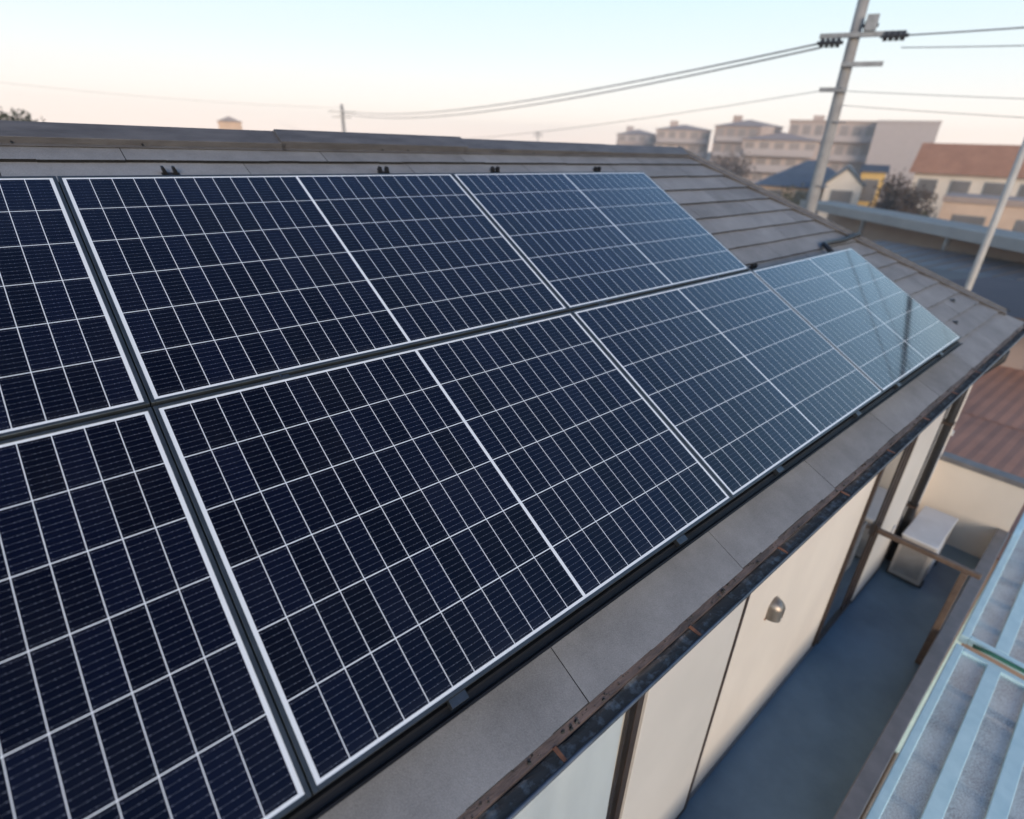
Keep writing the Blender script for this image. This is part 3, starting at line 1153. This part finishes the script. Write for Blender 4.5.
def building(name, label, cat, az, d, w, depth, z_eave, m_wall, m_roof, z_ridge=None, yaw=0.0, roof='gable', over=0.35, wins=(2, 3), m_win=None, group=None, extra=None):
    """local frame: -X faces the camera, Y runs across the view"""
    loc = at(az, d, GZ)
    o = empty(name, loc, (0, 0, R(az + yaw)))
    tag(o, label, cat, group)
    h = z_eave - GZ
    m_win = m_win or MT['housepane']
    b = MB()
    b.box(-depth / 2, depth / 2, -w / 2, w / 2, 0, h)
    if roof == 'gable_front':
        b.prism([(-depth / 2, -w / 2, h), (-depth / 2, w / 2, h), (-depth / 2, 0, z_ridge - GZ - 0.05)], [(depth / 2, -w / 2, h), (depth / 2, w / 2, h), (depth / 2, 0, z_ridge - GZ - 0.05)])
    b.build('wall', m_wall, o)
    r = MB()
    x0, x1, y0, y1 = -depth / 2 - over, depth / 2 + over, -w / 2 - over, w / 2 + over
    if roof == 'flat':
        r.box(x0, x1, y0, y1, h + 0.002, h + 0.35)
    elif roof == 'gable':
        hr = z_ridge - GZ
        t = 0.14
        r.prism([(x0, y0, h - 0.05), (x1, y0, h - 0.05), (0.0, y0, hr)], [(x0, y1, h - 0.05), (x1, y1, h - 0.05), (0.0, y1, hr)])
    elif roof == 'gable_front':
        hr = z_ridge - GZ
        t = 0.16
        r.prism([(x0, y0, h - 0.1), (x0, 0, hr), (x0, y1, h - 0.1), (x0, y1, h - 0.1 + t), (x0, 0, hr + t), (x0, y0, h - 0.1 + t)],
                [(x1, y0, h - 0.1), (x1, 0, hr), (x1, y1, h - 0.1), (x1, y1, h - 0.1 + t), (x1, 0, hr + t), (x1, y0, h - 0.1 + t)])
    elif roof == 'hip':
        hr = z_ridge - GZ
        k = min(depth, w) / 2 * 0.95
        b4 = [(x0, y0, h), (x1, y0, h), (x1, y1, h), (x0, y1, h)]
        ra, rb = (0, -w / 2 + k, hr), (0, w / 2 - k, hr)
        r.poly([b4[0], b4[3], rb, ra])
        r.poly([b4[2], b4[1], ra, rb])
        r.poly([b4[1], b4[0], ra])
        r.poly([b4[3], b4[2], rb])
        r.poly(b4[::-1])
    ro = r.build('roof', m_roof, o)
    nr, nc = wins
    fl = h / max(1, nr)
    if cat == 'apartment block' and nr:
        for i in range(nr):
            bb = MB()
            bb.box(-depth / 2 - 1.1, -depth / 2 - 0.08, -w / 2 + 0.4, w / 2 - 0.4, fl * i + 0.02, fl * i + 0.95)
            bb.build('balcony', MT['mauve'] if m_wall is not MT['mauve'] else MT['pinkish'], o)
        tk = MB()
        tk.box(-1.2, 1.2, w * 0.12, w * 0.12 + 1.8, h + 0.3, h + (1.3 if roof == 'flat' else (z_ridge or 0) - z_eave + 0.7))
        tk.build('water_tank', m_wall, ro)
    for i in range(nr):
        for j in range(nc):
            if nc == 0:
                continue
            yc = -w / 2 + w * (j + 0.5) / nc
            ww = min(1.6, w / nc * 0.55)
            zb = fl * i + fl * 0.36
            zt = fl * i + fl * 0.82
            f = MB()
            f.box(-depth / 2 - 0.06, -depth / 2, yc - ww / 2 - 0.06, yc + ww / 2 + 0.06, zb - 0.06, zt + 0.06)
            fo = f.build('window', MT['galv'], o)
            p = MB()
            p.box(-depth / 2 - 0.075, -depth / 2 - 0.061, yc - ww / 2, yc + ww / 2, zb, zt)
            p.build('pane', m_win, fo)
    return o


# apartment blocks on the skyline
building('apartment_block', 'pinkish apartment block with plain mauve grey end, widest on the skyline behind the pole', 'apartment block', 16.5, 120, 8.4, 12, zel(2.35, 114), MT['mauve'], MT['mauve'], roof='flat', over=0.1, m_win=MT['duskglass'], wins=(0, 0))
building('apartment_block', 'long pinkish apartment block behind the utility pole, left of the plain grey end', 'apartment block', 21.7, 124, 13.4, 12, zel(2.3, 118), MT['pinkish'], MT['brownwall'], roof='flat', over=0.15, m_win=MT['duskglass'], wins=(4, 7))
building('apartment_block', 'brownish apartment block between the pole and the hip, second from the left on the skyline', 'apartment block', 28.2, 138, 12.5, 13, zel(1.9, 131), MT['brownwall'], MT['brownwall'], zel(2.4, 138), roof='hip', m_win=MT['duskglass'], wins=(4, 6))
building('apartment_block', 'pinkish low apartment block above the ridge end, third from the left on the skyline', 'apartment block', 33.6, 145, 11.5, 13, zel(1.5, 138), MT['pinkish'], MT['brownwall'], zel(1.9, 145), roof='hip', m_win=MT['duskglass'], wins=(4, 5))
building('apartment_block', 'hazy mauve apartment block, lowest and leftmost of the skyline row', 'apartment block', 37.6, 160, 10.0, 13, zel(1.0, 152), MT['mauve'], MT['brownwall'], zel(1.4, 160), roof='hip', m_win=MT['duskglass'], wins=(4, 4))
building('apartment_block', 'dim brown apartment block standing behind the blue roofed house', 'apartment block', 25.4, 100, 10.0, 10, zel(0.9, 95), MT['pinkish'], MT['brownwall'], zel(1.5, 100), roof='hip', m_win=MT['duskglass'], wins=(4, 5))

building('blue_roof_house', 'peach house with wide slate blue roof in front of the apartment blocks', 'house', 22.5, 58, 7.4, 7, zel(-2.7, 54.5), MT['peach'], MT['blueroof'], zel(-0.55, 58), roof='hip', over=0.5, wins=(2, 3))
building('gable_house', 'pale gabled house touching the blue roofed house, behind the utility pole', 'house', 19.7, 50.5, 2.3, 5, zel(-2.3, 48), MT['cream'], MT['blueroof'], zel(-1.0, 49), roof='gable_front', over=0.2, wins=(2, 1))
building('yellow_house', 'small bright yellow house right of the blue roof', 'house', 17.8, 52, 1.5, 5, zel(-1.25, 49.5), MT['yellow'], MT['darkroof'], zel(-0.7, 52), roof='gable', over=0.15, wins=(2, 1))
building('orange_roof_house', 'cream house with bright orange tiled roof at the right edge', 'house', 10.8, 62, 8.6, 7, zel(-1.1, 58), MT['cream'], MT['orangeroof'], zel(1.0, 62), roof='gable', over=0.4, wins=(2, 4))
building('peach_annex', 'low peach annex with a flat brown roof below the orange roofed house', 'house', 8.6, 50, 6.5, 5, zel(-3.1, 47.5), MT['peach'], MT['brownwall'], roof='flat', over=0.1, wins=(1, 2))
building('orange_house', 'small orange house just peeping over the ridge at left', 'house', 73.9, 60, 1.8, 5, zel(0.75, 58), MT['peach'], MT['peach'], zel(1.15, 60), roof='hip', over=0.1, wins=(2, 1))

# carport with a pale front band, then the low grey roof, then the rusty sheds
cpt = empty('carport', at(10.5, 26, GZ), (0, 0, R(-37)))
tag(cpt, 'dark open carport with a pale blue grey front beam beyond the hip', 'carport')
b = MB()
b.box(-2.5, -0.9, -6.5, 6.5, zel(-4.9, 24) - GZ + 0.0, zel(-4.9, 24) - GZ + 0.10)
b.build('roof', MT['greyroof'], cpt)
b = MB()
b.box(-2.58, -2.502, -6.5, 6.5, zel(-4.9, 24) - GZ - 0.20, zel(-4.9, 24) - GZ + 0.12)
b.build('front_beam', MT['beam'], cpt)
b = MB()
b.box(-1.1, -0.95, -6.5, 6.5, 0, zel(-4.9, 24) - GZ - 0.01)
b.build('back_wall', MT['brownwall'], cpt)
for yy in (-6.2, -2.1, 2.1, 6.2):
    b = MB()
    b.box(-2.45, -2.33, yy - 0.06, yy + 0.06, 0, zel(-4.9, 24) - GZ - 0.01)
    b.build('post', MT['galv'], cpt)

lo = empty('low_house', at(8.5, 18.5, GZ), (0, 0, R(-14)))
tag(lo, 'low house with broad blue grey metal roof beyond the hip corner', 'house')
hz = zel(-11.3, 15.3) - GZ
b = MB()
b.box(-2.8, 2.8, -4.8, 4.2, 0, hz)
b.build('wall', MT['brownwall'], lo)
b = MB()
b.prism([(-3.2, -5.0, hz + 0.002), (3.2, -5.0, hz + 0.002), (3.2, 4.6, hz + 0.002), (-3.2, 4.6, hz + 0.002)],
        [(-3.2, -5.0, hz + 0.12), (3.2, -5.0, hz + 0.42), (3.2, 4.6, hz + 0.42), (-3.2, 4.6, hz + 0.12)])
rr_ = b.build('roof', MT['greyroof'], lo)
b = MB()
for i in range(20):
    y = -4.9 + i * 0.49
    b.prism([(-3.2, y, hz + 0.122), (3.2, y, hz + 0.422), (3.2, y + 0.04, hz + 0.422), (-3.2, y + 0.04, hz + 0.122)],
            [(-3.2, y, hz + 0.145), (3.2, y, hz + 0.445), (3.2, y + 0.04, hz + 0.445), (-3.2, y + 0.04, hz + 0.145)])
b.build('seam', MT['greyroof'], rr_)
dr = building('dark_roof_house', 'dark plum roofed house at the right photo edge, nearer than the grey metal roof', 'house', 3.2, 17.0, 6.5, 4, zel(-10.6, 15.0), MT['brownwall'], MT['darkroof'], zel(-8.2, 17), roof='hip', over=0.4, wins=(1, 2))


def shed(name, label, az, d, w, depth, z0, z1, yaw):
    o = empty(name, at(az, d, GZ), (0, 0, R(yaw)))
    tag(o, label, 'shed')
    b = MB()
    b.box(-depth / 2, depth / 2, -w / 2, w / 2, 0, z0 - GZ)
    b.build('wall', MT['brownwall'], o)
    r = MB()
    x0, x1 = -depth / 2 - 0.2, depth / 2 + 0.2
    n = int(w / 0.09)
    for side in (0,):
        top = []
        for i in range(n + 1):
            y = -w / 2 - 0.2 + (w + 0.4) * i / n
            top.append((y, 0.008 * (i % 2)))
        for i in range(n):
            (ya, za), (yb, zb) = top[i], top[i + 1]
            r.poly([(x0, ya, z0 - GZ + 0.01 + za), (x1, ya, z1 - GZ + 0.01 + za), (x1, yb, z1 - GZ + 0.01 + zb), (x0, yb, z0 - GZ + 0.01 + zb)])
        r.poly([(x0, -w / 2 - 0.2, z0 - GZ), (x0, w / 2 + 0.2, z0 - GZ), (x1, w / 2 + 0.2, z1 - GZ), (x1, -w / 2 - 0.2, z1 - GZ)])
    r.build('roof', MT['rusty'], o)
    return o


shed('tin_shed', 'shed under a rusty red brown tin roof, right beyond the balcony end', 3.0, 10.3, 7.0, 3.6, -4.35, -4.0, -4)
shed('tin_shed', 'farther shed with rusty red brown tin roof below the plum roof', 4.0, 13.8, 8.0, 2.8, -4.0, -3.7, -4)


# trees
def tree(name, label, az, d, h, cr, m_leaf, n, lz=0.35, leaf=0.16, dens_gap=0.5, group=None, squash=1.0):
    o = empty(name, at(az, d, GZ))
    tag(o, label, 'tree', group)
    rs = random.Random(hash(label) % 1000 if False else int(az * 100 + d * 7))
    t = MB()
    t.tube([(0, 0, 0), (0.1, 0.05, h * 0.3), (0.05, -0.1, h * 0.6), (0.0, 0.0, h * 0.9)], 0.16, 8, 0.03)
    limbs = []
    for i in range(9):
        a = rs.uniform(0, 6.28)
        z = h * rs.uniform(0.3, 0.75)
        e = Vector((math.cos(a) * cr * rs.uniform(0.5, 0.9), math.sin(a) * cr * rs.uniform(0.5, 0.9), min(h, z + h * rs.uniform(0.1, 0.3))))
        t.tube([(0.05, 0, z), (e.x * 0.5, e.y * 0.5, (z + e.z) / 2 + 0.1), tuple(e)], 0.06, 6, 0.015)
        limbs.append(e)
    t.build('trunk', MT['bark'], o)
    c = MB()
    centers = limbs + [Vector((rs.uniform(-1, 1) * cr * 0.7, rs.uniform(-1, 1) * cr * 0.7, h * rs.uniform(lz, 1.0))) for _ in range(10)]
    for i in range(n):
        q = rs.choice(centers)
        s = cr * 0.30
        p = Vector((q.x + rs.gauss(0, s), q.y + rs.gauss(0, s), q.z + rs.gauss(0, s * squash)))
        if p.z < h * 0.15:
            continue
        a = Vector((rs.gauss(0, 1), rs.gauss(0, 1), rs.gauss(0, 1))).normalized() * leaf * rs.uniform(0.6, 1.3)
        b_ = a.cross(Vector((rs.gauss(0, 1), rs.gauss(0, 1), rs.gauss(0, 1)))).normalized() * leaf * 0.5
        c.poly([tuple(p - a), tuple(p + b_), tuple(p + a), tuple(p - b_)])
    c.build('crown', m_leaf, o)
    return o


tree('bare_tree', 'brown leafless tree right of the yellow house, below the grey end wall', 15.9, 46, 5.4, 1.0, MT['twig'], 2600, leaf=0.12)
tree('bare_tree', 'brown bushy tree left of the cream house with orange roof', 14.2, 44, 5.0, 0.9, MT['twig'], 2400, leaf=0.12)
tree('olive_tree', 'low olive green tree between the brown trees and the pale beam', 13.9, 38, 4.2, 0.7, MT['leaf'], 2000, leaf=0.10)
tree('olive_tree', 'olive green shrub like tree at the foot of the peach house', 23.2, 46, 3.9, 1.3, MT['leaf'], 2400, leaf=0.12)
tree('dark_tree', 'dark tree top over the ridge in the far left corner', 88.9, 26, 7.22, 0.75, MT['leafd'], 9000, leaf=0.08)
tree('bare_tree', 'brown leafless tree behind the hip, left of the blue roof', 29.0, 70, 5.6, 2.0, MT['twig'], 3000, leaf=0.16)


# utility poles, mast and wires
def utility_pole(label, az, d, ztop, r0=0.16, r1=0.095, arms=((0.0, 1.5),), lean=0.0, detailed=True, yaw=0.0):
    o = empty('utility_pole', at(az, d, GZ), (0, 0, R(az + yaw)))
    tag(o, label, 'utility pole', 'utility poles')
    h = ztop - GZ
    b = MB()
    b.tube([(0, 0, 0), (0, lean * 0.5, h * 0.5), (0, lean, h)], r0, 16, r1)
    b.build('shaft', MT['concrete'], o, smooth=True)
    for z, ya, yb in arms:
        b = MB()
        b.box(-0.16, -0.09, ya, yb, z - GZ - 0.035, z - GZ + 0.035)
        b.build('crossarm', MT['galv'], o)
    return o, h


D = 13.0
zp = lambda el: zel(el, D)
pole, hp = utility_pole('grey concrete utility pole with black insulators rising behind the hip', 21.8, D, zel(15.5, D), 0.135, 0.085,
                        arms=((zp(8.2), -0.75, 0.55), (zp(6.3), -0.55, 0.10), (zp(4.6), -0.10, 0.35)))


def insul(y, el, s):
    b = MB()
    z = zp(el) - GZ
    for k in range(4):
        yy = y - s * 0.5 + s * (k + 0.5) / 4
        b.tube([(-0.13, yy - s * 0.10, z), (-0.13, yy + s * 0.10, z)], 0.075, 12)
    b.tube([(-0.13, y - s * 0.62, z), (-0.13, y + s * 0.62, z)], 0.03, 10)
    b.build('insulator', MT['insul'], pole)


insul(0.36, 7.75, 0.34)
insul(-0.60, 8.05, 0.34)
insul(-0.20, 8.75, 0.2)
b = MB()
b.box(-0.22, -0.10, -0.30, -0.12, zp(8.4) - GZ, zp(9.4) - GZ)
b.build('switch_box', MT['galv'], pole)
for k in range(14):
    b = MB()
    z = 2.0 + k * 0.55
    b.tube([(-0.12, 0, z), (-0.34 if k % 2 else -0.12, -0.22 if k % 2 == 0 else 0, z)], 0.012, 6)
    if k < 12:
        b.build('step_bolt', MT['galv'], pole)
utility_pole('tiny far utility pole with crossed arms above the ridge', 64.6, 45, zel(2.5, 45), 0.16, 0.10, arms=((zel(1.9, 45), -0.9, 0.9), (zel(1.5, 45), -0.6, 0.7)))
utility_pole('utility pole standing far beyond the right photo edge', -23.5, 15.8, 5.2, 0.15, 0.10, arms=((2.4, -0.7, 0.7), (4.1, -0.5, 0.5)), yaw=23.5)

ms = empty('thin_mast', at(8.95, 14.5, GZ))
tag(ms, 'thin pale mast in front of the cream house at the right edge', 'mast')
b = MB()
b.tube([(0, 0, 0), (0, 0, 9.2)], 0.075, 12, 0.055)
b.build('shaft', MT['mast'], ms, smooth=True)
b = MB()
b.box(-0.12, 0.12, -0.12, 0.12, 0, 0.05)
b.build('base_plate', MT['galv'], ms)
an = empty('roof_aerial', at(46.8, 38, GZ))
tag(an, 'thin roof aerial just showing above the middle of the ridge', 'aerial')
b = MB()
b.tube([(0, 0, 0), (0, 0, zel(0.95, 38) - GZ)], 0.03, 8)
b.build('pole', MT['galv'], an)
b = MB()
for k in range(4):
    z = zel(0.55 + 0.1 * k, 38) - GZ
    b.tube([(0.1, -0.30, z), (-0.1, 0.30, z)], 0.012, 6)
b.build('element', MT['galv'], an)


def wire(a, b, sag, r, label, m_='cable'):
    m = MB()
    pts = []
    for i in range(25):
        t = i / 24
        p = a.lerp(b, t)
        pts.append((p.x, p.y, p.z - sag * 4 * t * (1 - t)))
    m.tube(pts, r, 6)
    return tag(m.build('power_line', MT[m_], None, smooth=True), label, 'cable', 'cables strung between the poles')


ax = lambda off, el: at(21.8, D - 0.13, 0) + Vector((-math.sin(R(21.8)) * off, math.cos(R(21.8)) * off, zp(el)))
farp = lambda dz: at(64.6, 45, zel(1.9, 45) + dz)
rp = lambda z, off=0: at(-23.5, 15.8, z) + Vector((0, off, 0))
wire(ax(0.50, 7.75), farp(0.05), 0.55, 0.016, 'upper thick cable sweeping left from the black insulators to the tiny pole')
wire(ax(0.50, 7.45), farp(-0.1), 0.62, 0.016, 'lower of the paired thick cables sweeping left from the big pole')
wire(ax(0.20, 4.6), at(70, 60, zel(0.9, 60)), 1.2, 0.006, 'thin lower wire running left from the big pole')
wire(ax(-0.75, 8.05), rp(2.45), 0.12, 0.012, 'topmost cable running right from the black insulators')
wire(ax(-0.75, 7.3), rp(1.95), 0.15, 0.008, 'second cable running right, just under the topmost')
wire(ax(-0.10, 4.5), rp(0.85), 0.1, 0.005, 'thin wire running right at mid height of the pole')
wire(ax(-0.10, 3.5), rp(0.5), 0.1, 0.005, 'lowest thin wire running right, just above the skyline')
wire(at(8.95, 14.5, 1.19), rp(4.1), 0.0, 0.05, 'thick cable bundle from the thin mast, mirrored dark in the farthest panel', 'insul')
# far thin wires over the roof at left
wire(at(100, 55, zel(3.4, 55)), at(64.6, 45, zel(2.2, 45)), 0.5, 0.007, 'faint wire from the tiny pole to the left photo edge')

# ------------------------------------------------------------------ evening haze
hzv = MB()
hzv.box(-170, 190, -170, 190, GZ - 1.0, 6.5)
hm = bpy.data.materials.new('haze')
hm.use_nodes = True
hn = hm.node_tree
hn.nodes.remove(hn.nodes['Principled BSDF'])
pv = hn.nodes.new('ShaderNodeVolumePrincipled')
pv.inputs['Color'].default_value = (0.97, 0.93, 0.90, 1)
pv.inputs['Density'].default_value = 0.0018
pv.inputs['Anisotropy'].default_value = 0.2
hn.links.new(pv.outputs[0], hn.nodes['Material Output'].inputs['Volume'])
tag(hzv.build('haze', hm), kind='stuff')
